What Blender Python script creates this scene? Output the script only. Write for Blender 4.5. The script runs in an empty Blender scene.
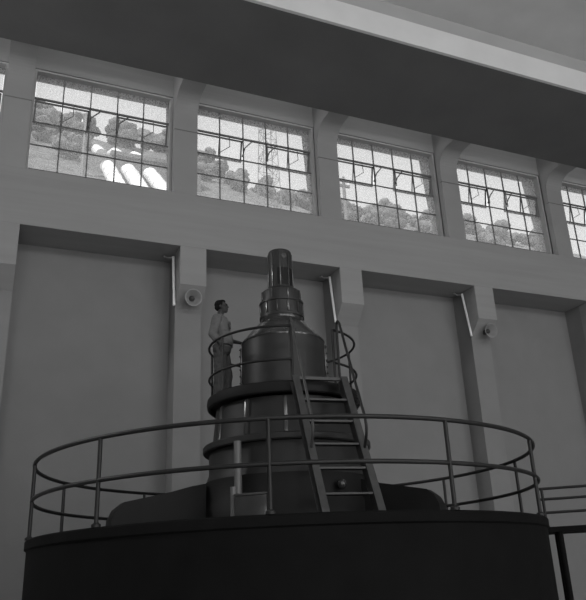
import bpy, bmesh, math, random
from math import sin, cos, pi, radians as rad, atan2, hypot
from mathutils import Vector as V, Matrix, noise

random.seed(7)
S = bpy.context.scene
COL = S.collection
WORLD = {}            # world position of every object's origin

# ------------------------------------------------------------------ materials
def mat(name, g, rough=.7, metal=0., nscale=4., namt=.12, bump=0., stretch=(1, 1, 1), spec=.5):
    m = bpy.data.materials.new(name)
    m.use_nodes = True
    nt = m.node_tree
    b = nt.nodes['Principled BSDF']
    b.inputs['Roughness'].default_value = rough
    b.inputs['Metallic'].default_value = metal
    b.inputs['Specular IOR Level'].default_value = spec
    tc = nt.nodes.new('ShaderNodeTexCoord')
    mp = nt.nodes.new('ShaderNodeMapping')
    mp.inputs['Scale'].default_value = stretch
    nt.links.new(tc.outputs['Object'], mp.inputs['Vector'])
    n = nt.nodes.new('ShaderNodeTexNoise')
    n.inputs['Scale'].default_value = nscale
    n.inputs['Detail'].default_value = 6
    nt.links.new(mp.outputs['Vector'], n.inputs['Vector'])
    r = nt.nodes.new('ShaderNodeValToRGB')
    lo, hi = g * (1 - namt), g * (1 + namt)
    r.color_ramp.elements[0].position = .3
    r.color_ramp.elements[1].position = .7
    r.color_ramp.elements[0].color = (lo, lo, lo, 1)
    r.color_ramp.elements[1].color = (hi, hi, hi, 1)
    nt.links.new(n.outputs['Fac'], r.inputs['Fac'])
    nt.links.new(r.outputs['Color'], b.inputs['Base Color'])
    if bump:
        bp = nt.nodes.new('ShaderNodeBump')
        bp.inputs['Strength'].default_value = bump
        bp.inputs['Distance'].default_value = .02
        nt.links.new(n.outputs['Fac'], bp.inputs['Height'])
        nt.links.new(bp.outputs['Normal'], b.inputs['Normal'])
    return m

M_WALL = mat('painted_concrete', .198, .85, 0, 1.3, .04, .05)
M_BEAM = mat('board_marked_concrete', .262, .85, 0, 2.2, .06, .25, (.12, 1, 2.4))
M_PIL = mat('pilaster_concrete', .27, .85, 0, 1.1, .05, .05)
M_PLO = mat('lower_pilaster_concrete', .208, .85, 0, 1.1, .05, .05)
M_FLOOR = mat('floor_tile', .42, .5, 0, .8, .15)
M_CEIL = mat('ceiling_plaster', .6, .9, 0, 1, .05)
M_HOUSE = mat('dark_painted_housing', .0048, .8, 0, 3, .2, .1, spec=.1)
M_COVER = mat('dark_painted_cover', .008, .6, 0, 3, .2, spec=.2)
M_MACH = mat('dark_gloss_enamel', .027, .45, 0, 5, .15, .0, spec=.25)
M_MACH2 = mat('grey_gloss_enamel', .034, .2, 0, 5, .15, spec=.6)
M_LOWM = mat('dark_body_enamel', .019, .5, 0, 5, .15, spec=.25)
M_RAIL = mat('dark_rail_paint', .011, .5, 0, 6, .2, spec=.35)
M_LADDER = mat('worn_ladder_paint', .04, .5, 0, 9, .25)
M_PIPE = mat('pale_pipe_paint', .12, .4, 0, 6, .1)
M_SLAB_SHADE = mat('slab_shaded_underside', .135, .9, 0, .6, .08, spec=.2)  # shade on the slab's underside put into its colour
M_UP = mat('roof_upstand', .38, .9, 0, .6, .06)
M_SLAB_LIT = mat('slab_lit_edge', .66, .6, 0, .9, .05)  # edge of the same slab, coloured paler as its lit face
M_SASH = mat('window_steel', .14, .6, 0, 6, .1)
M_CHROME = mat('bright_metal', .6, .25, 1., 6, .05)
M_HORN = mat('horn_grey', .27, .5, 0, 6, .06)
M_HORND = mat('horn_throat', .05, .6, 0, 6, .06)
M_STREAK = mat('white_streak', .85, .4, 0, 6, .03)
M_SHIRT = mat('work_shirt_cloth', .11, .9, 0, 14, .12, .3, spec=.2)
M_TROUS = mat('work_trouser_cloth', .055, .9, 0, 14, .12, .4, spec=.2)
M_SKIN = mat('skin', .034, .6, 0, 20, .06, spec=.25)
M_HAIR = mat('hair', .007, .8, 0, 60, .3, .3, spec=.1)
M_SHOE = mat('shoe_leather', .03, .4, 0, 20, .1)
M_PEN = mat('white_penstock_paint', .85, .6, 0, 1.2, .05)
M_BLOCK = mat('anchor_concrete', .16, .9, 0, .8, .2, .3)
M_HILL = mat('scrub_hillside', .15, 1., 0, .9, .4, .6)
M_ROCK = mat('pale_rock', .16, 1., 0, .6, .3, .6)
M_LEAF = [mat('leaf_dark', .10, .9, 0, 2.2, .5, .8), mat('leaf_mid', .13, .9, 0, 2.4, .5, .8), mat('leaf_light', .17, .9, 0, 2.4, .5, .8)]
M_BARK = mat('bark', .05, .9, 0, 8, .3)
M_GALV = mat('galvanised_steel', .16, .6, 0, 4, .1)
M_EAVE = mat('exterior_render', .36, .9, 0, 1, .06)

def glass_mat():
    m = bpy.data.materials.new('dusty_obscured_glass')
    m.use_nodes = True
    nt = m.node_tree
    nt.nodes.clear()
    out = nt.nodes.new('ShaderNodeOutputMaterial')
    tr = nt.nodes.new('ShaderNodeBsdfTransparent')
    tr.inputs['Color'].default_value = (.93, .93, .93, 1)
    du = nt.nodes.new('ShaderNodeBsdfTranslucent')
    du.inputs['Color'].default_value = (.9, .9, .9, 1)
    tc = nt.nodes.new('ShaderNodeTexCoord')
    n = nt.nodes.new('ShaderNodeTexNoise')
    n.inputs['Scale'].default_value = 22.
    n.inputs['Detail'].default_value = 8
    mr = nt.nodes.new('ShaderNodeMapRange')
    mr.inputs['From Min'].default_value = .35
    mr.inputs['From Max'].default_value = .65
    mr.inputs['To Min'].default_value = .22
    mr.inputs['To Max'].default_value = .33
    mx = nt.nodes.new('ShaderNodeMixShader')
    nt.links.new(tc.outputs['Object'], n.inputs['Vector'])
    nt.links.new(n.outputs['Fac'], mr.inputs['Value'])
    nt.links.new(mr.outputs['Result'], mx.inputs['Fac'])
    nt.links.new(tr.outputs['BSDF'], mx.inputs[1])
    nt.links.new(du.outputs['BSDF'], mx.inputs[2])
    gl = nt.nodes.new('ShaderNodeBsdfGlossy')
    gl.inputs['Roughness'].default_value = .25
    gl.inputs['Color'].default_value = (.5, .5, .5, 1)
    m2 = nt.nodes.new('ShaderNodeMixShader')
    m2.inputs['Fac'].default_value = .03
    nt.links.new(mx.outputs['Shader'], m2.inputs[1])
    nt.links.new(gl.outputs['BSDF'], m2.inputs[2])
    nt.links.new(m2.outputs['Shader'], out.inputs['Surface'])
    return m
M_GLASS = glass_mat()

# ------------------------------------------------------------------ object helpers
def tag(o, label, cat, group=None):
    o['label'] = label
    o['category'] = cat
    if group:
        o['group'] = group
    return o

def thing(name, label, cat, loc, group=None):
    o = bpy.data.objects.new(name, None)
    o.empty_display_size = .2
    COL.objects.link(o)
    o.location = loc
    WORLD[o.name] = V(loc)
    return tag(o, label, cat, group)

def obj(name, bm, m, parent=None, smooth=True, origin=None, label=None, angle=35):
    """bm is in world coordinates; linked as one mesh object."""
    me = bpy.data.meshes.new(name)
    base = WORLD[parent.name] if parent else (V(origin) if origin is not None else V((0, 0, 0)))
    bmesh.ops.recalc_face_normals(bm, faces=bm.faces[:])
    bmesh.ops.translate(bm, verts=bm.verts[:], vec=-base)
    bm.to_mesh(me)
    bm.free()
    if smooth:
        for p in me.polygons:
            p.use_smooth = True
        me.set_sharp_from_angle(angle=rad(angle))
    me.materials.append(m)
    o = bpy.data.objects.new(name, me)
    COL.objects.link(o)
    if parent:
        o.parent = parent
    else:
        o.location = base
    WORLD[o.name] = base
    if label:
        o['label'] = label
    return o

def struct(name, bm, m, parent=None, smooth=False):
    o = obj(name, bm, m, parent, smooth)
    if not parent:
        o['kind'] = 'structure'
    return o

def box(bm, lo, hi, bevel=0.):
    lo, hi = V(lo), V(hi)
    vs = [bm.verts.new((x, y, z)) for z in (lo.z, hi.z) for y in (lo.y, hi.y) for x in (lo.x, hi.x)]
    F = [(0, 2, 3, 1), (4, 5, 7, 6), (0, 1, 5, 4), (2, 6, 7, 3), (0, 4, 6, 2), (1, 3, 7, 5)]
    fs = [bm.faces.new([vs[i] for i in f]) for f in F]
    if bevel:
        es = list({e for f in fs for e in f.edges})
        bmesh.ops.bevel(bm, geom=es, offset=bevel, segments=2, affect='EDGES', profile=.6)
    return bm

def obox(bm, c, ax, ay, az, sx, sy, sz, bevel=0.):
    """oriented box: centre, three unit axes, full sizes."""
    c = V(c)
    vs = []
    for k in (-.5, .5):
        for j in (-.5, .5):
            for i in (-.5, .5):
                vs.append(bm.verts.new(c + ax * (i * sx) + ay * (j * sy) + az * (k * sz)))
    F = [(0, 2, 3, 1), (4, 5, 7, 6), (0, 1, 5, 4), (2, 6, 7, 3), (0, 4, 6, 2), (1, 3, 7, 5)]
    fs = [bm.faces.new([vs[i] for i in f]) for f in F]
    if bevel:
        es = list({e for f in fs for e in f.edges})
        bmesh.ops.bevel(bm, geom=es, offset=bevel, segments=2, affect='EDGES', profile=.6)
    return bm

def prism(bm, pts, axis_from, axis_to, to3):
    """polygon pts (a,b) swept between two values; to3(a,b,s) -> world."""
    A = [bm.verts.new(to3(a, b, axis_from)) for a, b in pts]
    B = [bm.verts.new(to3(a, b, axis_to)) for a, b in pts]
    n = len(pts)
    bm.faces.new(A)
    bm.faces.new(B[::-1])
    for i in range(n):
        bm.faces.new((A[i], A[(i + 1) % n], B[(i + 1) % n], B[i]))
    return bm

def tube(bm, pts, r, seg=10, closed=False, radii=None):
    pts = [V(p) for p in pts]
    n = len(pts)
    rings = []
    up = None
    for i, p in enumerate(pts):
        if closed:
            d = (pts[(i + 1) % n] - pts[i - 1]).normalized()
        else:
            d = (pts[min(i + 1, n - 1)] - pts[max(i - 1, 0)]).normalized()
        if up is None:
            up = V((0, 0, 1)) if abs(d.z) < .9 else V((1, 0, 0))
        a = d.cross(up).normalized()
        up = a.cross(d).normalized()
        rr = radii[i] if radii else r
        rings.append([bm.verts.new(p + (a * cos(2 * pi * k / seg) + up * sin(2 * pi * k / seg)) * rr) for k in range(seg)])
    m = n if closed else n - 1
    for i in range(m):
        A, B = rings[i], rings[(i + 1) % n]
        for k in range(seg):
            bm.faces.new((A[k], A[(k + 1) % seg], B[(k + 1) % seg], B[k]))
    if not closed:
        bm.faces.new(rings[0][::-1])
        bm.faces.new(rings[-1])
    return bm

def lathe(bm, prof, c, seg=72):
    """closed profile loop of (r,z) or open profile starting/ending at r=0."""
    rings = []
    for r, z in prof:
        if r < 1e-5:
            rings.append([bm.verts.new((c[0], c[1], z))])
        else:
            rings.append([bm.verts.new((c[0] + r * cos(2 * pi * k / seg), c[1] + r * sin(2 * pi * k / seg), z)) for k in range(seg)])
    for A, B in zip(rings, rings[1:]):
        for k in range(seg):
            k2 = (k + 1) % seg
            if len(A) == 1 and len(B) == 1:
                continue
            if len(A) == 1:
                bm.faces.new((A[0], B[k], B[k2]))
            elif len(B) == 1:
                bm.faces.new((A[k], A[k2], B[0]))
            else:
                bm.faces.new((A[k], A[k2], B[k2], B[k]))
    return bm

def ball(bm, c, r, sub=2, scale=(1, 1, 1), rot=None):
    mt = Matrix.Translation(V(c))
    if rot is not None:
        mt = mt @ rot.to_4x4()
    mt = mt @ Matrix.Diagonal((scale[0] * r, scale[1] * r, scale[2] * r, 1))
    return bmesh.ops.create_icosphere(bm, subdivisions=sub, radius=1, matrix=mt)

def smooth_path(pts, n=8):
    """Catmull-Rom through points."""
    pts = [V(p) for p in pts]
    P = [pts[0] * 2 - pts[1]] + pts + [pts[-1] * 2 - pts[-2]]
    out = []
    for i in range(1, len(P) - 2):
        a, b, c, d = P[i - 1], P[i], P[i + 1], P[i + 2]
        for k in range(n):
            t = k / n
            out.append(.5 * ((2 * b) + (c - a) * t + (2 * a - 5 * b + 4 * c - d) * t * t + (3 * b - a - 3 * c + d) * t ** 3))
    out.append(pts[-1])
    return out

NB = bmesh.new

# ------------------------------------------------------------------ camera (80 mm on 6x6 film)
YAW, PITCH, ROLL, FPX = rad(65.824), rad(21.133), rad(2.6765), 730.57
fw = V((cos(YAW) * cos(PITCH), sin(YAW) * cos(PITCH), sin(PITCH)))
r0 = V((sin(YAW), -cos(YAW), 0))
d0 = fw.cross(r0)
rt = r0 * cos(ROLL) + d0 * sin(ROLL)
dn = r0 * -sin(ROLL) + d0 * cos(ROLL)
cam = bpy.data.cameras.new('camera')
cam.sensor_fit = 'VERTICAL'
cam.sensor_height = 36
cam.lens = FPX / 600 * 36
cam.shift_x = -5 / 600
cam.shift_y = -1 / 600
cam.clip_start = .1
cam.clip_end = 500
co = bpy.data.objects.new('camera', cam)
COL.objects.link(co)
mw = Matrix.Identity(4)
for i in range(3):
    mw[i][0], mw[i][1], mw[i][2], mw[i][3] = rt[i], -dn[i], -fw[i], 0
co.matrix_world = mw
S.camera = co

# ------------------------------------------------------------------ layout
FLOOR = -1.55
CX, CY = 4.575, 10.954
D = hypot(CX, CY)
E_ = V((CX / D, CY / D, 0))        # from the camera towards the machine
T_ = V((E_.y, -E_.x, 0))           # to the right
UP = V((0, 0, 1))
def P(phi, r, z):
    a = rad(phi)
    return V((CX, CY, z)) - E_ * (cos(a) * r) + T_ * (sin(a) * r)

X0, PITCHX, PW = 4.34, 4.65, .695     # pilaster left edge, bay, width
BAYS = range(-3, 6)
XL, XR = -13.0, 29.0
YB = -14.0
Y_BEAM, Y_WALL, Y_PILL, Y_PILU, Y_WIN = 17.0, 18.15, 17.48, 17.93, 18.4
Z_SOF, Z_SILL, Z_TOP, Z_CEIL = 8.33, 9.89, 13.82, 14.9

# ------------------------------------------------------------------ room shell
b = NB(); box(b, (XL - .3, YB - .3, FLOOR - .3), (XR + .3, 18.7, FLOOR)); struct('floor', b, M_FLOOR)
b = NB(); box(b, (XL - .3, YB - .3, Z_CEIL), (XR + .3, 18.7, Z_CEIL + .3)); struct('ceiling', b, M_CEIL)
b = NB(); box(b, (XL - .3, YB - .3, FLOOR), (XL, 18.7, Z_CEIL)); struct('wall_left', b, M_WALL)
b = NB(); box(b, (XR, YB - .3, FLOOR), (XR + .3, 18.7, Z_CEIL)); struct('wall_right', b, M_WALL)
b = NB(); box(b, (XL, YB - .3, FLOOR), (XR, YB, Z_CEIL)); struct('wall_rear', b, M_WALL)
# long wall with the high windows: plain lower wall, wall under the sills, lintel band, solid stretches behind pilasters
b = NB()
box(b, (XL, Y_WALL, FLOOR), (XR, 18.7, 9.80))
box(b, (XL, 18.2, Z_TOP), (XR, 18.7, Z_CEIL))
for n in BAYS:
    x = X0 + n * PITCHX
    box(b, (max(x, XL), 18.16, 9.80), (min(x + PW, XR), 18.7, Z_TOP))
struct('wall_front', b, M_WALL)
b = NB(); box(b, (XL, 18.17, Z_TOP), (XR, 18.2, Z_CEIL)); struct('trim_0', b, M_BEAM)
# crane-rail beam running along the wall, its top is the window ledge
b = NB(); box(b, (XL, Y_BEAM, Z_SOF), (XR, Y_WALL, Z_SILL), .015); struct('trim_1', b, M_BEAM)

def arc(c, r, a0, a1, n):
    return [(c[0] + r * cos(rad(a0 + (a1 - a0) * k / n)), c[1] + r * sin(rad(a0 + (a1 - a0) * k / n))) for k in range(n + 1)]

k = 2
for n in BAYS:
    x = X0 + n * PITCHX
    if x + PW > XR or x < XL:
        continue
    # lower pilaster with corbel
    b = NB()
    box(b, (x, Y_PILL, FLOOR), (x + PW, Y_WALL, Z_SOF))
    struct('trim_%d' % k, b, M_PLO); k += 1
    b = NB()
    prism(b, [(Y_BEAM, Z_SOF), (Y_BEAM, 7.26), (Y_PILL, 6.76), (Y_PILL, Z_SOF)], x, x + PW, lambda a, c, s: (s, a, c))
    struct('trim_%d' % k, b, M_BEAM); k += 1
    # upper pilaster bending forward into a roof frame
    b = NB()
    prof = [(18.2, Z_SILL), (Y_PILU, Z_SILL), (Y_PILU, 13.05)]
    prof += arc((Y_PILU - .58, 13.05), .58, 0, 90, 10)[1:]
    prof += [(13.6, 13.63), (13.6, Z_CEIL), (18.2, Z_CEIL)]
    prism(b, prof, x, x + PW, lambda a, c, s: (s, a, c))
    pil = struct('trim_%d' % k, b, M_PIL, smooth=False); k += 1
    b = NB(); box(b, (x - .004, Y_PILU - .006, 12.53), (x + PW + .004, Y_PILU + .1, 12.56)); obj('casting_joint', b, M_SASH, pil, smooth=False)

# ------------------------------------------------------------------ windows
ROWS = [Z_SILL + .02, 10.70, 11.47, 12.20, 12.98, Z_TOP]
def bar(b, x0, x1, z0, z1, y=Y_WIN, d=.05):
    box(b, (x0, y - d / 2, z0), (x1, y + d / 2, z1))
wn = 1
for n in range(-2, 5):
    xa, xb = X0 + (n - 1) * PITCHX + PW, X0 + n * PITCHX
    if xa < XL or xb > XR:
        continue
    f = .07
    pw = (xb - xa - 2 * f) / 5
    xs = [xa + f + pw * i for i in range(6)]
    b = NB()
    bar(b, xa, xa + f, ROWS[0], Z_TOP, 18.31, d=.2); bar(b, xb - f, xb, ROWS[0], Z_TOP, 18.31, d=.2)
    bar(b, xa + f, xb - f, Z_TOP - .06, Z_TOP, 18.31, d=.2); bar(b, xa + f, xb - f, Z_SILL, Z_SILL + .05, d=.12)
    w = struct('window_%d' % wn, b, M_EAVE)
    b = NB()
    for i in range(1, 5):
        bar(b, xs[i] - .015, xs[i] + .015, Z_SILL + .05, Z_TOP - .06)
    for j in range(1, 5):
        h = .035 if j == 4 else .014
        bar(b, xa + f, xb - f, ROWS[j] - h, ROWS[j] + h * .6)
    obj('glazing_bars', b, M_SASH, w, smooth=False)
    # fixed glass: everything but the two vent openings
    b = NB()
    for i in range(5):
        for j in range(5):
            if j == 3 and i != 2:
                continue
            bar(b, xs[i] + .016, xs[i + 1] - .016, ROWS[j] + .016, ROWS[j + 1] - .016, Y_WIN, .006)
    obj('glass', b, M_GLASS, w, smooth=False)
    # two top-hung vents pushed open at the bottom
    for i0 in (0, 3):
        vx0, vx1 = xs[i0] + .02, xs[i0 + 2] - .02
        zt, hh = ROWS[4] - .06, ROWS[4] - ROWS[3] - .07
        an = rad(11)
        ay, az = V((0, cos(an), sin(an))), V((0, -sin(an), cos(an)))
        ax = V((1, 0, 0))
        top = V((0, Y_WIN + .03, zt))
        def vp(x, d): return V((x, top.y, top.z)) - az * d
        b = NB()
        for d in (0.02, hh - .02):
            obox(b, vp((vx0 + vx1) / 2, d), ax, ay, az, vx1 - vx0, .04, .05)
        for x in (vx0 + .02, vx1 - .02):
            obox(b, vp(x, hh / 2), ax, ay, az, .045, .04, hh)
        obox(b, vp((vx0 + vx1) / 2, hh / 2), ax, ay, az, .03, .03, hh)
        ve = obj('vent', b, M_SASH, w, smooth=False)
        b = NB()
        for x in ((vx0 * 3 + vx1) / 4, (vx0 + 3 * vx1) / 4):
            obox(b, vp(x, hh / 2), ax, ay, az, (vx1 - vx0) / 2 - .06, .006, hh - .08)
        obj('vent_glass', b, M_GLASS, ve, smooth=False)
        # stay arms inside: one bent, one straight
        xin, xout = (vx1, vx0) if i0 == 0 else (vx0, vx1)
        sgn = 1 if i0 == 0 else 1
        b = NB()
        tube(b, [(xin + .30, Y_WIN - .04, ROWS[4] - .06), (xin + .04, Y_WIN - .10, ROWS[4] - .38), (xin - .0, Y_WIN + .05, ROWS[4] - .62)], .02, 6)
        tube(b, [(xin, Y_WIN - .05, ROWS[4] - .02), (xin, Y_WIN - .07, ROWS[3] + .1)], .02, 6)
        obj('stay', b, M_SASH, w)
        b = NB()
        xm = (vx0 + vx1) / 2 + .30
        tube(b, [(xm, Y_WIN - .03, ROWS[4] - .05), (xm, Y_WIN - .08, ROWS[4] - .42), (xm - .28, Y_WIN + .05, ROWS[4] - .60)], .012, 6)
        obj('stay', b, M_SASH, w)
    wn += 1

# outside: eave slab and tapering fins
b = NB(); box(b, (XL - 2, 18.7, 14.38), (XR + 2, 19.55, 14.9)); struct('trim_%d' % k, b, M_EAVE); k += 1
for n in BAYS:
    x = X0 + n * PITCHX
    if x + PW > XR or x < XL:
        continue
    b = NB()
    prism(b, [(18.7, 9.2), (18.72, 10.3), (19.15, 14.38), (18.7, 14.38)], x + .0, x + PW, lambda a, c, s: (s, a, c))
    struct('trim_%d' % k, b, M_EAVE); k += 1

# ------------------------------------------------------------------ roof slab over the window side, carried by the frames
b = NB(); box(b, (XL, 13.46, 13.58), (XR, 16.92, 13.80)); struct('trim_%d' % k, b, M_SLAB_SHADE); k += 1
b = NB(); box(b, (XL, 13.36, 13.58), (XR, 13.46, 14.355), .01); struct('trim_%d' % k, b, M_SLAB_LIT); k += 1
b = NB(); box(b, (XL, 13.44, 14.36), (XR, 13.54, Z_CEIL)); struct('trim_%d' % k, b, M_UP); k += 1

# ------------------------------------------------------------------ corbel fixtures
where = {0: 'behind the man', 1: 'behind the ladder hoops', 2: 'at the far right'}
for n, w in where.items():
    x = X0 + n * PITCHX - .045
    lab = {0: 'slim pale streak, built as a tube, on the left side of the wall corbel behind the man',
           1: 'slim pale streak, built as a tube, beside the plain corbel without a loudspeaker, above the ladder',
           2: 'slim pale streak, built as a tube, on the left side of the corbel at the far right'}[n]
    t = thing('wall_streak', lab, 'tube', (x, 17.6, 6.85), 'pale streaks beside the corbels')
    b = NB(); tube(b, [(x, 17.60, 8.27), (x, 17.40, 6.80)], .035, 10)  # white tube standing in for a bright streak beside the corbel
    obj('tube', b, M_STREAK, t)
    b = NB()
    tube(b, [(x, 17.60, 8.24), (x - .16, 17.66, 8.24), (x - .22, 17.7, 8.30)], .018, 8)
    ball(b, (x - .22, 17.7, 8.29), .035)
    obj('bracket_arm', b, M_HORN, t)

def horn(x, y, z, lab):
    t = thing('horn_loudspeaker', lab, 'loudspeaker', (x, y + .3, z), 'horn loudspeakers under the corbels')
    ax = V((0, -1, -.18)).normalized()
    q = ax.to_track_quat('Z', 'Y').to_matrix().to_4x4()
    def L(prof, seg=32):
        b = NB(); lathe(b, prof, (0, 0), seg)
        bmesh.ops.transform(b, matrix=Matrix.Translation((x, y, z)) @ q, verts=b.verts[:])
        return b
    obj('bell', L([(.045, -.24), (.075, -.2), (.12, -.12), (.19, -.03), (.215, .0), (.225, .0), (.225, .012), (.212, .012), (.18, -.03), (.11, -.115), (.065, -.19), (.04, -.22), (.04, -.24), (.045, -.24)]), M_HORN, t)
    obj('driver', L([(0, -.36), (.08, -.36), (.09, -.34), (.09, -.25), (.05, -.235), (0, -.235)], 24), M_HORND, t)
    obj('throat_plug', L([(0, -.235), (.07, -.19), (.075, -.15), (.04, -.10), (0, -.085)], 24), M_HORND, t)
    b = NB(); tube(b, [(x, y + .28, z + .0), (x, y + .36, z + .12)], .025, 8); obj('bracket', b, M_HORND, t)
horn(4.70, 17.02, 6.92, 'round horn loudspeaker under the corbel above and left of the man')
horn(14.06, 17.02, 6.90, 'round horn loudspeaker under the corbel at the far right')

# ------------------------------------------------------------------ generator housing and its cover
DZ = .68
t = thing('generator_housing', 'dark round generator housing rising from the floor like a drum', 'generator housing', (CX, CY, FLOOR))
b = NB()
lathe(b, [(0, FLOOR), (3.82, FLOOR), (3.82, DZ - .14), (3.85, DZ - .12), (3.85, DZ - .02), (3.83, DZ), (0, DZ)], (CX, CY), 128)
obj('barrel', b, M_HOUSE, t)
# hub under the machine and the sloping cover behind and beside it (open towards the ladder)
b = NB()
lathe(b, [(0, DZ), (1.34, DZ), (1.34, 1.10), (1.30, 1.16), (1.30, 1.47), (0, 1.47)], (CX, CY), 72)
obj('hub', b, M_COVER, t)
b = NB()
cprof = [(1.2, DZ), (2.62, DZ), (2.60, .95), (2.54, 1.08), (2.44, 1.16), (2.30, 1.19), (1.75, 1.31), (1.42, 1.40), (1.2, 1.44)]
cs = []
for q in range(49):
    ph = 62 + 236 * q / 48
    cs.append([b.verts.new(P(ph, r_, z_) - T_ * .16) for r_, z_ in cprof])
for A, B in zip(cs, cs[1:]):
    for q in range(len(cprof)):
        q2 = (q + 1) % len(cprof)
        b.faces.new((A[q], A[q2], B[q2], B[q]))
b.faces.new(cs[0]); b.faces.new(cs[-1][::-1])
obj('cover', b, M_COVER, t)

# ------------------------------------------------------------------ guard railing round the housing deck
RR, HT, HM = 3.8, 1.713, 1.21
t = thing('guard_railing', 'circular dark pipe railing standing around the top edge of the generator housing', 'railing', (CX, CY, DZ))
ring = lambda z: [P(360 * k_ / 160, RR, z) for k_ in range(160)]
b = NB(); tube(b, ring(HT), .028, 12, True); obj('top_rail', b, M_RAIL, t)
b = NB(); tube(b, ring(HM), .027, 12, True); obj('middle_rail', b, M_RAIL, t)
for q in range(11):
    a = -35.5 + 360 / 11 * q
    b = NB()
    tube(b, [P(a, RR, DZ), P(a, RR, HT)], .026, 12)
    lathe(b, [(0, DZ), (.055, DZ), (.055, DZ + .03), (.03, DZ + .05), (0, DZ + .05)], P(a, RR, 0)[:2], 16)
    obj('post', b, M_RAIL, t)

# ------------------------------------------------------------------ the machine (exciter on the generator axis)
t = gen = thing('turbine_generator', 'tall dark stepped generator exciter in the middle of the ring railing', 'generator', (CX, CY, 1.40))
c = (CX + T_.x * .02, CY + T_.y * .02)
def part(name, prof, m=M_MACH, seg=80, parent=gen, label=None):
    b = NB(); lathe(b, prof, c, seg)
    return obj(name, b, m, parent, label=label)
part('lower_body', [(0, 1.47), (1.29, 1.47), (1.27, 1.55), (1.25, 1.6), (1.25, 1.93), (0, 1.93)], M_LOWM)
part('flange', [(0, 1.93), (1.33, 1.93), (1.345, 1.95), (1.345, 2.02), (1.33, 2.04), (1.22, 2.05), (0, 2.05)], M_LOWM, 96)
mbody = part('middle_body', [(0, 2.05), (1.2, 2.05), (1.19, 2.1), (1.14, 2.58), (1.14, 2.62), (0, 2.62)], M_LOWM)
drum_ = part('drum', [(0, 2.80), (.735, 2.80), (.735, 2.86), (.705, 2.88), (.70, 3.70), (.70, 3.745), (0, 3.745)], M_MACH, 96)
part('shoulder', [(0, 3.745), (.705, 3.745), (.71, 3.77), (.69, 3.80), (.62, 3.88), (.50, 4.02), (.42, 4.10), (.375, 4.13), (.36, 4.16), (.37, 4.19), (.37, 4.21), (0, 4.21)], M_MACH2, 96)
lcol = part('lower_collar', [(0, 4.21), (.385, 4.21), (.385, 4.25), (.37, 4.26), (.37, 4.46), (.385, 4.47), (.385, 4.50), (0, 4.50)])
ucol = part('upper_collar', [(0, 4.50), (.345, 4.50), (.345, 4.66), (.335, 4.70), (.30, 4.73), (.22, 4.745), (0, 4.745)])
cap_ = part('cap', [(0, 4.745), (.225, 4.745), (.218, 4.78), (.209, 5.43), (.204, 5.465), (.19, 5.485), (.16, 5.492), (0, 5.495)], M_MACH, 64)
def pc(phi, r, z):
    return P(phi, r, z) + T_ * .02
def ribs(name, phis, r, z0, z1, w, d, m=M_MACH2, r1=None, parent=None):
    for a in phis:
        b = NB()
        o = (pc(a, 1, 0) - pc(a, 0, 0)).normalized()
        s = UP.cross(o).normalized()
        r1_ = r if r1 is None else r1
        p0, p1 = pc(a, r, z0), pc(a, r1_, z1)
        az = (p1 - p0).normalized()
        oo = s.cross(az).normalized()
        obox(b, (p0 + p1) / 2, s, oo, az, w, d, (p1 - p0).length, min(w, d) * .2)
        obj(name, b, m, parent or gen)
ribs('rib', [-78, -38, 0, 42, 80, 130, -130], .214, 4.78, 5.42, .022, .03, r1=.205, parent=cap_)
ribs('rib', [-70, -25, 20, 65, 110, 155, -155, -115], .345, 4.51, 4.69, .03, .022, parent=ucol)
ribs('rib', [-75, -42, -12, 18, 48, 78, 110, 150, -150, -110], .372, 4.26, 4.46, .034, .03, parent=lcol)
ribs('rib', [-84, 84], .705, 2.9, 3.70, .06, .05, parent=drum_)
ribs('rib', [-60, -30, 0, 75, 110, -100, 150, -140], 1.17, 2.06, 2.61, .07, .10, r1=1.12, parent=mbody)
# dark door panel and round plate on the cap
b = NB()
for i in range(9):
    a0 = 5 + i * 7
    pass
pts_in = [(a, z) for a in range(2, 72, 7) for z in (4.80, 5.12)]
vs = []
for a in range(-14, 71, 7):
    vs.append([b.verts.new(pc(a, rr_, z)) for rr_ in (.219,) for z in (4.80, 5.12)])
for A, B in zip(vs, vs[1:]):
    b.faces.new((A[0], B[0], B[1], A[1]))
ret = bmesh.ops.extrude_face_region(b, geom=b.faces[:])
for v in [g for g in ret['geom'] if isinstance(g, bmesh.types.BMVert)]:
    dv = V((v.co.x - c[0], v.co.y - c[1], 0)).normalized()
    v.co -= dv * .02
obj('access_panel', b, M_COVER, cap_)
b = NB()
o = (pc(20, 1, 0) - pc(20, 0, 0)).normalized()
q = o.to_track_quat('Z', 'Y').to_matrix().to_4x4()
lathe(b, [(0, 0), (.05, 0), (.05, .012), (.035, .02), (0, .02)], (0, 0), 24)
bmesh.ops.transform(b, matrix=Matrix.Translation(pc(20, .205, 5.34)) @ q, verts=b.verts[:])
obj('round_plate', b, M_LADDER, cap_)
# bolt rows on the drum seam
for a in (-80, 80):
    for q_ in range(7):
        b = NB(); ball(b, pc(a, .735 if abs(a) < 81 else .74, 2.97 + q_ * .115), .018, 1); obj('bolt', b, M_MACH2, drum_)
# pale vertical pipe and drain stub on the left front
b = NB(); tube(b, [pc(-31, 1.39, 1.12), pc(-31, 1.39, 1.945)], .055, 14); obj('riser_pipe', b, M_PIPE, gen, label='pale vertical pipe')
b = NB(); tube(b, [P(-19.5, 2.12, DZ), P(-19.5, 2.12, .9), P(-19.5, 2.12, 1.20)], .04, 14); obj('drain_stub', b, M_PIPE, gen, label='pale upright stub')
# small polished cap seen between the ladder treads
b = NB(); ball(b, pc(34, 1.37, 1.28), .07, 3, (1, 1, 1.1)); obj('grease_cap', b, M_MACH2, gen)

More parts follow.
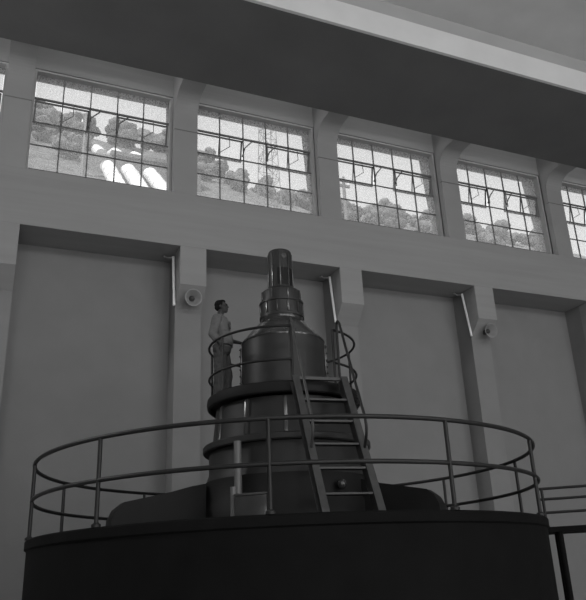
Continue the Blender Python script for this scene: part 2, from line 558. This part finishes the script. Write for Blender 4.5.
# junction box on the cover
t = thing('junction_box', 'low grey metal box standing on the housing deck left of the ladder', 'box', P(-12, 2.15, DZ))
ph = -12
o = (P(ph, 1, 0) - P(ph, 0, 0)).normalized(); s = UP.cross(o).normalized()
b = NB(); obox(b, P(ph, 2.15, DZ + .19), s, o, UP, .42, .26, .38, .012); obj('case', b, M_MACH2, t)
b = NB(); obox(b, P(ph, 2.15, DZ + .395), s, o, UP, .44, .28, .03, .008); obj('lid', b, M_LADDER, t)

# ------------------------------------------------------------------ service platform with its railing
t = plat = thing('service_platform', 'round service platform with pipe railing that the man stands on', 'platform', (CX, CY, 2.62))
PZ, PR = 2.79, 1.235
b = NB()
lathe(b, [(.0, 2.74), (PR - .02, 2.74), (PR - .02, PZ), (0, PZ)], (CX, CY), 96)
obj('deck_plate', b, M_MACH, plat)
b = NB()
lathe(b, [(PR - .03, 2.64), (PR, 2.64), (PR + .02, 2.66), (PR + .03, 2.72), (PR + .02, 2.80), (PR, 2.82), (PR - .03, 2.82), (PR - .03, 2.64)], (CX, CY), 96)
obj('rim', b, M_COVER, plat)
PH_T, PH_M, PRR = 3.69, 3.15, 1.225
GA, GB = 7, 41                       # gate gap
def parc(z):
    return [P(GA - (360 - (GB - GA)) * q_ / 90, PRR, z) for q_ in range(91)]
b = NB(); tube(b, parc(PH_T), .02, 10); obj('top_rail', b, M_RAIL, plat)
b = NB(); tube(b, parc(PH_M), .019, 10); obj('middle_rail', b, M_RAIL, plat)
for a in (GA, -50, -100, -150, 160, 108, GB):
    b = NB(); tube(b, [P(a, PRR, PZ), P(a, PRR, PH_T)], .019, 10); obj('post', b, M_RAIL, plat)

# safety chain hanging at the right of the ladder head
t = thing('safety_chain', 'slack safety chain hanging at the right side of the ladder head', 'chain', P(58, 1.30, 2.66))
ch = smooth_path([P(47, 1.305, 2.70), P(50, 1.31, 2.52), P(56, 1.315, 2.42), P(61, 1.315, 2.56), P(62, 1.305, 2.72)], 7)
b = NB()
for i in range(0, len(ch) - 1):
    p0, p1 = ch[i], ch[i + 1]
    dd = (p1 - p0).normalized()
    sd = dd.cross(UP if abs(dd.z) < .9 else T_).normalized()
    if i % 2:
        sd = sd.cross(dd).normalized()
    mid, L_ = (p0 + p1) / 2, (p1 - p0).length * .66
    tube(b, [mid + dd * (cos(2 * pi * k_ / 10) * L_) + sd * (sin(2 * pi * k_ / 10) * .024) for k_ in range(10)], .007, 6, True)
obj('links', b, M_RAIL, t)

# ------------------------------------------------------------------ ladder
LT, LB = P(24, 1.32, 2.82), P(20, 2.44, DZ)
t = lad = thing('ship_ladder', 'steep metal ladder with handrails leaning from the housing deck up to the platform', 'ladder', LB)
ax_ = (LT - LB).normalized()
hx = V((LB.x - LT.x, LB.y - LT.y, 0)).normalized()
sd = UP.cross(hx).normalized()
if sd.dot(T_) < 0:
    sd = -sd
ou = sd.cross(ax_).normalized()
if ou.dot(hx) < 0:
    ou = -ou
HW = .335
for s_ in (-1, 1):
    b = NB()
    Lc = (LT + LB) / 2 + sd * (HW * s_)
    le = (LT - LB).length
    obox(b, Lc - ou * .00, sd, ou, ax_, .014, .16, le)
    for e_ in (-1, 1):
        obox(b, Lc + ou * (.075 * e_) + sd * (.045 * s_), sd, ou, ax_, .10, .012, le)
    # horizontal cut at the foot stays on the deck
    bmesh.ops.bisect_plane(b, geom=b.verts[:] + b.edges[:] + b.faces[:], plane_co=(0, 0, DZ + .002), plane_no=(0, 0, -1), clear_outer=True)
    obj('stringer', b, M_LADDER, lad, smooth=False)
for q_ in range(5):
    f_ = (q_ + 1) / 6.05
    pc_ = LB.lerp(LT, f_)
    b = NB(); obox(b, pc_, sd, hx, UP, HW * 2 - .02, .15, .03, .006); obj('tread', b, M_LADDER, lad, smooth=False)
b = NB(); obox(b, LT + UP * .0 + hx * .03, sd, hx, UP, HW * 2 + .06, .06, .05, .006); obj('head_bar', b, M_LADDER, lad, smooth=False)
for s_ in (-1, 1):
    k_ = HW + .05
    base = V((LT.x, LT.y, 0)) + sd * (k_ * s_)
    p_top = base - hx * .13
    lo = LB.lerp(LT, .57) + sd * (k_ * s_) + ou * .34
    lo2 = LB.lerp(LT, .50) + sd * (k_ * s_) + ou * .26
    foot = LB.lerp(LT, .44) + sd * (k_ * s_) + ou * .03
    H0 = 3.70
    path = [p_top + UP * (PZ + .0), p_top + UP * 3.3, p_top + UP * H0, p_top + UP * (H0 + .09) + hx * .05, p_top + UP * (H0 + .03) + hx * .13]
    mid = path[-1].lerp(lo, .5)
    b = NB()
    pth = path[:2] + smooth_path(path[1:], 5)[1:] + [mid] + smooth_path([mid.lerp(lo, .75), lo, lo2, foot], 6)
    tube(b, pth, .02, 10)
    obj('handrail', b, M_RAIL if s_ > 0 else M_LADDER, lad)

# ------------------------------------------------------------------ landing with handrail at the right
LP_ = P(95, 4.04, 0)
t = land = thing('side_landing', 'small landing with handrails at the right edge behind the housing', 'landing', LP_ + T_ * .8 + UP * FLOOR)
dx = (T_ * .96 - E_ * .28).normalized(); dy = UP.cross(dx).normalized()
def lp(a, c_, z_):
    q_ = LP_ + dx * a + dy * c_
    return V((q_.x, q_.y, z_))
b = NB(); obox(b, lp(.85, .45, .60), dx, dy, UP, 1.5, .95, .08); obj('slab', b, M_HOUSE, land, smooth=False)
for q_ in (.3, 1.5):
    for c_ in (.1, .8):
        b = NB(); tube(b, [lp(q_, c_, FLOOR), lp(q_, c_, .57)], .05, 10); obj('leg', b, M_HOUSE, land)
for q_ in (.12, 1.55):
    b = NB(); tube(b, [lp(q_, 0, .58), lp(q_, 0, 1.24)], .024, 10); obj('post', b, M_RAIL, land)
for z_ in (.86, 1.07, 1.235):
    b = NB(); tube(b, [lp(.08, 0, z_), lp(1.6, 0, z_)], .022, 10); obj('rail', b, M_RAIL, land)

# ------------------------------------------------------------------ the man
MB = P(-90, 1.0, PZ)
yaw = rad(4)
MU = (T_ * cos(yaw) - E_ * sin(yaw)).normalized()   # facing
MV = UP.cross(MU).normalized()                      # his left
if MV.dot(E_) > 0:
    MV = -MV                                        # his right, towards the camera
def m3(u, v, w):
    return MB + MU * u + MV * v + UP * w
def cap(b, p0, r0_, p1, r1_, seg=14):
    a, d = V(p0), V(p1)
    n = 5
    tube(b, [a.lerp(d, i / n) for i in range(n + 1)], 0, seg, radii=[r0_ + (r1_ - r0_) * i / n for i in range(n + 1)])
    ball(b, a, r0_, 2); ball(b, d, r1_, 2)
ROT = Matrix((MU, MV, UP)).transposed()
def ell(b, ctr, ru, rv, rw, tilt=0.):
    R_ = ROT @ Matrix.Rotation(tilt, 3, 'Y')
    ball(b, ctr, 1, 3, (ru, rv, rw), R_)
def remesh(name, b, vox, m, parent, sm=4, wr=0., seed=0):
    me = bpy.data.meshes.new(name)
    base = WORLD[parent.name]
    bmesh.ops.recalc_face_normals(b, faces=b.faces[:])
    bmesh.ops.translate(b, verts=b.verts[:], vec=-base)
    b.to_mesh(me); b.free()
    tmp = bpy.data.objects.new('tmp', me); COL.objects.link(tmp)
    md = tmp.modifiers.new('r', 'REMESH'); md.mode = 'VOXEL'; md.voxel_size = vox
    if sm:
        ms = tmp.modifiers.new('s', 'SMOOTH'); ms.factor = .5; ms.iterations = sm
    dg = bpy.context.evaluated_depsgraph_get(); dg.update()
    out = bpy.data.meshes.new_from_object(tmp.evaluated_get(dg))
    bpy.data.objects.remove(tmp, do_unlink=True)
    if wr:
        for v in out.vertices:
            q_ = v.co
            f_ = noise.noise(V((q_.x * 9 + seed, q_.y * 9, q_.z * 16))) + .5 * noise.noise(V((q_.x * 22, q_.y * 22, q_.z * 30 + seed)))
            v.co = q_ + v.normal * (f_ * wr)
    out.name = name
    for p in out.polygons:
        p.use_smooth = True
    out.materials.clear(); out.materials.append(m)
    o = bpy.data.objects.new(name, out); COL.objects.link(o); o.parent = parent
    WORLD[o.name] = base
    return o
man = thing('person', 'man in work shirt and trousers standing on the platform with one hand on the machine', 'person', MB)
# joints
HD = (-.01, 0., 1.715)
neck0, neck1 = (-.055, 0, 1.49), (-.03, 0, 1.62)
shR, elR, wrR = (-.07, .185, 1.435), (-.135, .235, 1.14), (.005, .215, .945)
shL, elL, wrL = (-.04, -.185, 1.435), (.07, -.225, 1.16), (.295, -.15, 1.075)
hipR, knR, anR = (-.035, .09, .93), (-.035, .10, .50), (-.075, .10, .10)
hipL, knL, anL = (-.02, -.09, .93), (.05, -.10, .50), (.03, -.10, .10)
b = NB()
# trunk
ell(b, m3(-.02, 0, 1.30), .115, .16, .21); ell(b, m3(0, 0, 1.06), .11, .145, .17); ell(b, m3(-.02, 0, .93), .115, .15, .13)
cap(b, m3(*shR), .06, m3(*shL), .06)
cap(b, m3(*neck0), .06, m3(*neck1), .054)
# arms and legs
for sh, el, wr in ((shR, elR, wrR), (shL, elL, wrL)):
    cap(b, m3(*sh), .058, m3(*el), .041); cap(b, m3(*el), .042, m3(*wr), .027)
for hp, kn, an in ((hipR, knR, anR), (hipL, knL, anL)):
    cap(b, m3(*hp), .085, m3(*kn), .056); cap(b, m3(*kn), .055, m3(*an), .038)
    a_ = V(an)
    cap(b, m3(a_.x, a_.y, .05), .035, m3(a_.x + .14, a_.y, .035), .028)
# head: cranium, face, jaw, nose, brow, lips, ears
hx_, hv_, hw_ = HD
def hp3(u, v, w):       # head tilted back a little
    tl = rad(-6)
    u2, w2 = u * cos(tl) + w * sin(tl) * 1, -u * sin(tl) + w * cos(tl)
    return m3(hx_ + u2, hv_ + v, hw_ + w2)
ell(b, hp3(-.022, 0, .03), .098, .076, .088); ell(b, hp3(.025, 0, -.03), .072, .064, .092)
ell(b, hp3(.052, 0, -.098), .036, .036, .030); ell(b, hp3(.01, 0, -.08), .055, .054, .05)
cap(b, hp3(.088, 0, .005), .011, hp3(.102, 0, -.034), .016); ell(b, hp3(.078, 0, .018), .022, .05, .014)
ell(b, hp3(.088, 0, -.064), .014, .024, .008); ell(b, hp3(.085, 0, -.078), .013, .022, .008)
for s_ in (-1, 1):
    ell(b, hp3(-.015, .076 * s_, -.015), .022, .010, .034)
    ell(b, hp3(.060, .042 * s_, -.028), .022, .020, .018)
# hands
def hand(b, wr, dirv, palmn, side, curl, spread=1.):
    wr = V(wr); d = V(dirv).normalized(); nrm = V(palmn).normalized(); s_ = d.cross(nrm).normalized() * side
    ctr = wr + d * .055
    g = lambda a, c_, e_: m3(*(wr + d * a + s_ * c_ + nrm * e_))
    for c_ in (-.028, -.01, .01, .028):
        cap(b, g(.0, c_ * .5, 0), .017, g(.088, c_, 0), .0125, 8)
    for i, (c_, L_) in enumerate(((-.03, .062), (-.01, .08), (.011, .084), (.031, .076))):
        p_ = wr + d * .09 + s_ * c_
        dv = d.copy()
        r_ = .0105
        for j, fr in enumerate((.45, .32, .23)):
            an_ = curl * (.6 if j == 0 else 1)
            dv = (dv * cos(an_) + nrm * sin(an_)).normalized() if j == 0 else (dv * cos(an_) + (nrm - dv * nrm.dot(dv)).normalized() * sin(an_)).normalized()
            p2 = p_ + dv * (L_ * fr)
            cap(b, m3(*p_), r_, m3(*p2), r_ - .001, 8)
            p_ = p2; r_ -= .001
    p_ = wr + d * .02 + s_ * .025
    p2 = p_ + (d * .6 + s_ * .75 + nrm * .25).normalized() * .042
    p3 = p2 + (d * .85 + s_ * .25 + nrm * .45).normalized() * .034
    p4 = p3 + (d * .9 + nrm * .45).normalized() * .026
    cap(b, m3(*p_), .015, m3(*p2), .0125, 8); cap(b, m3(*p2), .012, m3(*p3), .011, 8); cap(b, m3(*p3), .011, m3(*p4), .0095, 8)
hand(b, wrR, (.30, -.02, -.95), (.15, -1., 0.), 1, .35)
hand(b, wrL, (.88, .05, -.25), (-.25, 0., -1.), 1, .30)
remesh('body', b, .0065, M_SKIN, man, 3)
# hair cap
b = NB()
ell(b, hp3(-.036, 0, .042), .094, .081, .082); ell(b, hp3(-.07, 0, -.01), .058, .074, .062); ell(b, hp3(.01, 0, .088), .06, .062, .028)
for s_ in (-1, 1):
    ell(b, hp3(-.01, .068 * s_, .02), .03, .016, .035)
remesh('hair', b, .008, M_HAIR, man, 2, .004)
for s_ in (-1, 1):
    b = NB(); ball(b, hp3(.078, .032 * s_, -.004), .012, 2); obj('eye', b, M_HAIR, man)
# shirt
b = NB()
ell(b, m3(-.015, 0, 1.30), .152, .195, .235); ell(b, m3(.016, 0, 1.10), .165, .185, .19); ell(b, m3(0, 0, .99), .155, .18, .10)
ell(b, m3(-.06, 0, 1.36), .115, .17, .14)
cap(b, m3(*shR), .078, m3(*shL), .078); cap(b, m3(-.05, 0, 1.46), .085, m3(-.045, 0, 1.535), .066)
el_mid = V(elR).lerp(V(wrR), .45)
cap(b, m3(*shR), .088, m3(*elR), .072); cap(b, m3(*elR), .072, m3(*el_mid), .064)
el_mid = V(elL).lerp(V(wrL), .15)
cap(b, m3(*shL), .08, m3(*elL), .062); cap(b, m3(*elL), .062, m3(*el_mid), .056)
remesh('shirt', b, .009, M_SHIRT, man, 4, .008, 3)
b = NB()
for s_ in (-1, 1):
    cap(b, m3(-.10, .03 * s_, 1.555), .018, m3(-.02, .062 * s_, 1.545), .018, 8); cap(b, m3(-.02, .062 * s_, 1.545), .018, m3(.075, .035 * s_, 1.475), .014, 8)
remesh('collar', b, .008, M_SHIRT, man, 2)
b = NB(); obox(b, m3(.138, .085, 1.33), MV, (MU + MV * .45).normalized(), UP, .10, .022, .11, .006); obj('breast_pocket', b, M_SHIRT, man)
# trousers, belt, shoes
b = NB()
ell(b, m3(-.015, 0, .93), .158, .185, .13)
for hp, kn, an in ((hipR, knR, anR), (hipL, knL, anL)):
    cap(b, m3(*hp), .118, m3(*kn), .096); cap(b, m3(*kn), .096, m3(*an), .084)
remesh('trousers', b, .009, M_TROUS, man, 4, .007, 11)
b = NB()
tube(b, [m3(-.003 + .158 * cos(2 * pi * q_ / 32), .185 * sin(2 * pi * q_ / 32), .985) for q_ in range(32)], .016, 8, True)
obj('belt', b, M_SHOE, man)
for an in (anR, anL):
    b = NB()
    cap(b, m3(an[0] - .05, an[1], .05), .047, m3(an[0] + .05, an[1], .05), .05)
    cap(b, m3(an[0] + .05, an[1], .045), .044, m3(an[0] + .145, an[1], .034), .034)
    o = remesh('shoe', b, .008, M_SHOE, man, 3)
    for v in o.data.vertices:
        v.co.z = max(v.co.z, .002)

# ------------------------------------------------------------------ outside: hillside
def ridge(s):
    pts = [(-1, .69), (.02, .675), (.06, .672), (.10, .66), (.20, .655), (.27, .655), (.31, .645), (.36, .615), (.43, .598), (.50, .592), (.62, .595), (.75, .597), (.86, .594), (1.0, .590), (2.5, .57)]
    for (a, x), (c_, y) in zip(pts, pts[1:]):
        if s <= c_:
            return x + (y - x) * (s - a) / (c_ - a)
    return .57
def hz(x, y):
    R_ = ridge(x / 75.) * 75
    pts = [(20, -1.6), (30, 4), (40, 16), (45, 21.5), (50, 26.6), (60, 34.2 if R_ < 48 else 35.2), (75, R_), (82, R_ + 2), (120, R_ - 6)]
    for (a, p_), (c_, q_) in zip(pts, pts[1:]):
        if y <= c_:
            z = p_ + (q_ - p_) * (y - a) / (c_ - a)
            break
    else:
        z = pts[-1][1]
    return z + .9 * noise.noise(V((x * .09, y * .09, 0))) + .35 * noise.noise(V((x * .4, y * .4, 3)))
b = NB()
nx, ny = 110, 50
gv = [[None] * (ny + 1) for _ in range(nx + 1)]
for i in range(nx + 1):
    for j in range(ny + 1):
        x, y = -40 + 150 * i / nx, 20 + 85 * j / ny
        gv[i][j] = b.verts.new((x, y, hz(x, y)))
for i in range(nx):
    for j in range(ny):
        b.faces.new((gv[i][j], gv[i + 1][j], gv[i + 1][j + 1], gv[i][j + 1]))
o = struct('hillside', b, M_HILL, smooth=True)

# penstocks and anchor block
PENX = [(8.35, 10.3, 'leftmost of the three big white penstock pipes seen through the left window'),
        (10.25, 12.2, 'middle of the three big white penstock pipes seen through the left window'),
        (12.3, 14.5, 'rightmost of the three big white penstock pipes seen through the left window')]
for i, (xa, xb, lab) in enumerate(PENX):
    t = thing('penstock', lab, 'pipe', (xa, 48, hz(xa, 48)), 'white penstock pipes on the hillside')
    b = NB()
    L0 = V((xa - .1, 44, hz(xa, 44) + 1.2)); L1 = V((xa, 53.5, .573 * 53.5 + .2)); L2 = V((xa, 60, .6065 * 60))
    tube(b, [L0, L1, L2, L2 + V((0, .5, .25))], .64, 24)
    obj('lower_pipe', b, M_PEN, t)
    for f_ in (.35, .7):
        b = NB(); p_ = L1.lerp(L2, f_); dd = (L2 - L1).normalized() * .12
        tube(b, [p_ - dd, p_ + dd], .69, 24); obj('joint_band', b, M_PEN, t)
    b = NB()
    xu = xa - .25
    tube(b, [V((xu, 63.0, .627 * 63.0)), V((xu, 65.5, .6315 * 65.5)), V((xu, 67.5, .6335 * 67.5)), V((xu, 69.5, .629 * 69.5))], .55, 20)
    obj('upper_pipe', b, M_PEN, t)
t = thing('anchor_block', 'long concrete anchor block crossing above the white penstock pipes', 'anchor block', (11.5, 61.6, 36))
b = NB(); box(b, (6.2, 60.4, 33), (17.4, 62.6, 38.0), .15); obj('block', b, M_BLOCK, t, smooth=False)
b = NB(); box(b, (8.6, 60.2, 38.0), (17.5, 62.8, 38.45), .05); obj('coping', b, M_ROCK, t, smooth=False)

# poles and lattice mast
def pole(x, y, z0, z1, lab, arm):
    t = thing('utility_pole', lab, 'pole', (x, y, z0))
    b = NB(); tube(b, [(x, y, z0), (x, y, z1)], .16, 10, radii=[.2, .12]); obj('shaft', b, M_GALV, t)
    b = NB(); box(b, (x - arm, y - .08, z1 - .9), (x + arm, y + .08, z1 - .7)); obj('crossarm', b, M_GALV, t)
    for q_ in (-arm * .8, 0, arm * .8):
        b = NB(); lathe(b, [(0, z1 - .7), (.07, z1 - .7), (.09, z1 - .55), (.04, z1 - .4), (0, z1 - .4)], (x + q_, y), 10); obj('insulator', b, M_PEN, t)
pole(44 * .548, 44, hz(44 * .548, 44) - .3, 44 * .668, 'pale utility pole on the hillside seen through the third window from left', .5)
pole(58 * .102, 58, hz(58 * .102, 58) - .3, 58 * .69, 'slim pale pole left of the penstocks behind the left window', .35)
ym = 48.
xm = ym * .405
zb, zt = hz(xm, ym) - .3, 36.5
t = thing('lattice_mast', 'thin steel lattice mast rising outside the second window from left', 'mast', (xm, ym, zb))
cor = [(-1, -1), (1, -1), (1, 1), (-1, 1)]
wd = lambda z: .85 - .35 * (z - zb) / (zt - zb)
for a_, c_ in cor:
    b = NB(); tube(b, [(xm + a_ * wd(zb), ym + c_ * wd(zb), zb), (xm + a_ * wd(zt), ym + c_ * wd(zt), zt)], .035, 6); obj('leg', b, M_GALV, t)
b = NB()
nb = 10
for q_ in range(nb):
    za, zc = zb + (zt - zb) * q_ / nb, zb + (zt - zb) * (q_ + 1) / nb
    for i in range(4):
        (a0, c0), (a1, c1) = cor[i], cor[(i + 1) % 4]
        if q_ % 2:
            (a0, c0), (a1, c1) = (a1, c1), (a0, c0)
        tube(b, [(xm + a0 * wd(za), ym + c0 * wd(za), za), (xm + a1 * wd(zc), ym + c1 * wd(zc), zc)], .022, 5)
        tube(b, [(xm + a0 * wd(za), ym + c0 * wd(za), za), (xm + a1 * wd(za), ym + c1 * wd(za), za)], .022, 5)
obj('bracing', b, M_GALV, t)

# trees on the hillside
PROTO = []
for v_ in range(5):
    random.seed(40 + v_)
    b = NB()
    for q_ in range(16):
        a_, rr_, zz = random.uniform(0, 2 * pi), random.uniform(0, .75), random.uniform(.55, 1.75)
        s_ = random.uniform(.32, .62)
        ball(b, (rr_ * cos(a_), rr_ * sin(a_), zz), s_, 3, (1, 1, .85))
    for q_ in b.verts:
        q_.co += q_.normal * 0
    bmesh.ops.recalc_face_normals(b, faces=b.faces[:])
    for q_ in b.verts:
        d_ = noise.noise(q_.co * 4.5 + V((v_ * 7, 0, 0))) * .16 + noise.noise(q_.co * 11) * .10
        dirn = (q_.co - V((0, 0, 1.1))).normalized()
        q_.co += dirn * d_
    fme = bpy.data.meshes.new('foliage'); b.to_mesh(fme); b.free()
    fme.materials.append(M_LEAF[v_ % 3])
    for p_ in fme.polygons:
        p_.use_smooth = True
    b = NB(); tube(b, [(0, 0, -.3), (.03, 0, .5), (.0, .02, 1.1)], .1, 8, radii=[.13, .09, .05])
    tme = bpy.data.meshes.new('trunk'); b.to_mesh(tme); b.free(); tme.materials.append(M_BARK)
    PROTO.append((fme, tme))
def tree(s, y, sc, lab, group, v_):
    x = s * y
    z = hz(x, y)
    t = thing('hillside_tree', lab, 'tree', (x, y, z - .1), group)
    t.scale = (sc, sc, sc * random.uniform(.85, 1.15))
    t.rotation_euler = (0, 0, random.uniform(0, 6.28))
    for nm, me in (('foliage', PROTO[v_][0]), ('trunk', PROTO[v_][1])):
        o = bpy.data.objects.new(nm, me); COL.objects.link(o); o.parent = t
random.seed(5)
WL = [('bushy tree on the slope outside the left window, beside the penstocks', 'hillside trees outside the left window', .03, .235, 16),
      ('bushy tree on the slope outside the second window from left', 'hillside trees outside the second window', .285, .488, 18),
      ('bushy tree on the slope outside the third window from left', 'hillside trees outside the third window', .545, .735, 16),
      ('bushy tree on the slope outside the rightmost window', 'hillside trees outside the rightmost window', .80, .985, 15)]
placed = []
for lab, grp, s0, s1, nt_ in WL:
    got = 0
    for att in range(400):
        if got == nt_:
            break
        s_ = random.uniform(s0, s1)
        y = random.uniform(62, 79)
        if s0 < .1 and .10 < s_ < .235:
            y = random.uniform(73, 79)
        sc = random.uniform(.8, 1.45)
        if s0 < .1:
            sc = random.uniform(1.2, 1.9)
        if any(hypot(s_ * y - a_, y - b_) < .86 * (sc + c_) for a_, b_, c_ in placed):
            continue
        placed.append((s_ * y, y, sc))
        tree(s_, y, sc, lab, grp, random.randrange(5))
        got += 1

# ------------------------------------------------------------------ light
w = bpy.data.worlds.new('sky')
S.world = w
w.use_nodes = True
nt = w.node_tree
bg = nt.nodes['Background']
bg.inputs['Color'].default_value = (.9, .9, .9, 1)
bg.inputs['Strength'].default_value = 1.42
sun = bpy.data.lights.new('sun', 'SUN')
sun.energy = 6.0
sun.angle = rad(1)
so = bpy.data.objects.new('sun', sun); COL.objects.link(so)
so.rotation_euler = V((.55, .45, -.75)).to_track_quat('-Z', 'Y').to_euler()
# area lamps: high windows of the opposite long wall, plus added unseen lamps
def area_lamp(name, x, z, w_, h_, e_, y=YB + .05):
    al = bpy.data.lights.new(name, 'AREA')
    al.shape = 'RECTANGLE'; al.size = w_; al.size_y = h_
    al.energy = e_
    ao = bpy.data.objects.new(name, al); COL.objects.link(ao)
    ao.location = (x, y, z)
    ao.rotation_euler = V((0, 1, 0)).to_track_quat('-Z', 'Z').to_euler()
for i in range(5):
    area_lamp('added_low_lamp', -8 + i * 8.0, 2.0, 6.0, 5.0, (430, 450, 480, 510, 530)[i])  # added unseen low row, lights the beam and soffits from below
    area_lamp('opposite_high_window_daylight', -8 + i * 8.0, 12.9, 6.0, 3.6, (420, 440, 470, 480, 480)[i])

# added unseen lamps over the roof slab, one per bay, brightening the lintel
for n in BAYS:
    area_lamp('added_lintel_lamp', X0 + n * PITCHX - (PITCHX - PW) / 2, 14.42, 3.6, .5, 55, 13.56)

# added unseen lamp at the end wall, lightens the pilasters' left sides
al = bpy.data.lights.new('added_end_lamp', 'AREA')
al.shape = 'RECTANGLE'; al.size = 3.0; al.size_y = 3.0; al.energy = 900
ao = bpy.data.objects.new('added_end_lamp', al); COL.objects.link(ao)
ao.location = (XL + .05, 15.6, 11.6)
ao.rotation_euler = V((1, 0, 0)).to_track_quat('-Z', 'Z').to_euler()

S.view_settings.view_transform = 'Standard'
S.view_settings.look = 'None'
S.view_settings.gamma = 1
S.view_settings.exposure = 0
S.view_settings.use_curve_mapping = False
S.cycles.use_denoising = True
S.cycles.max_bounces = 8
S.cycles.transparent_max_bounces = 12
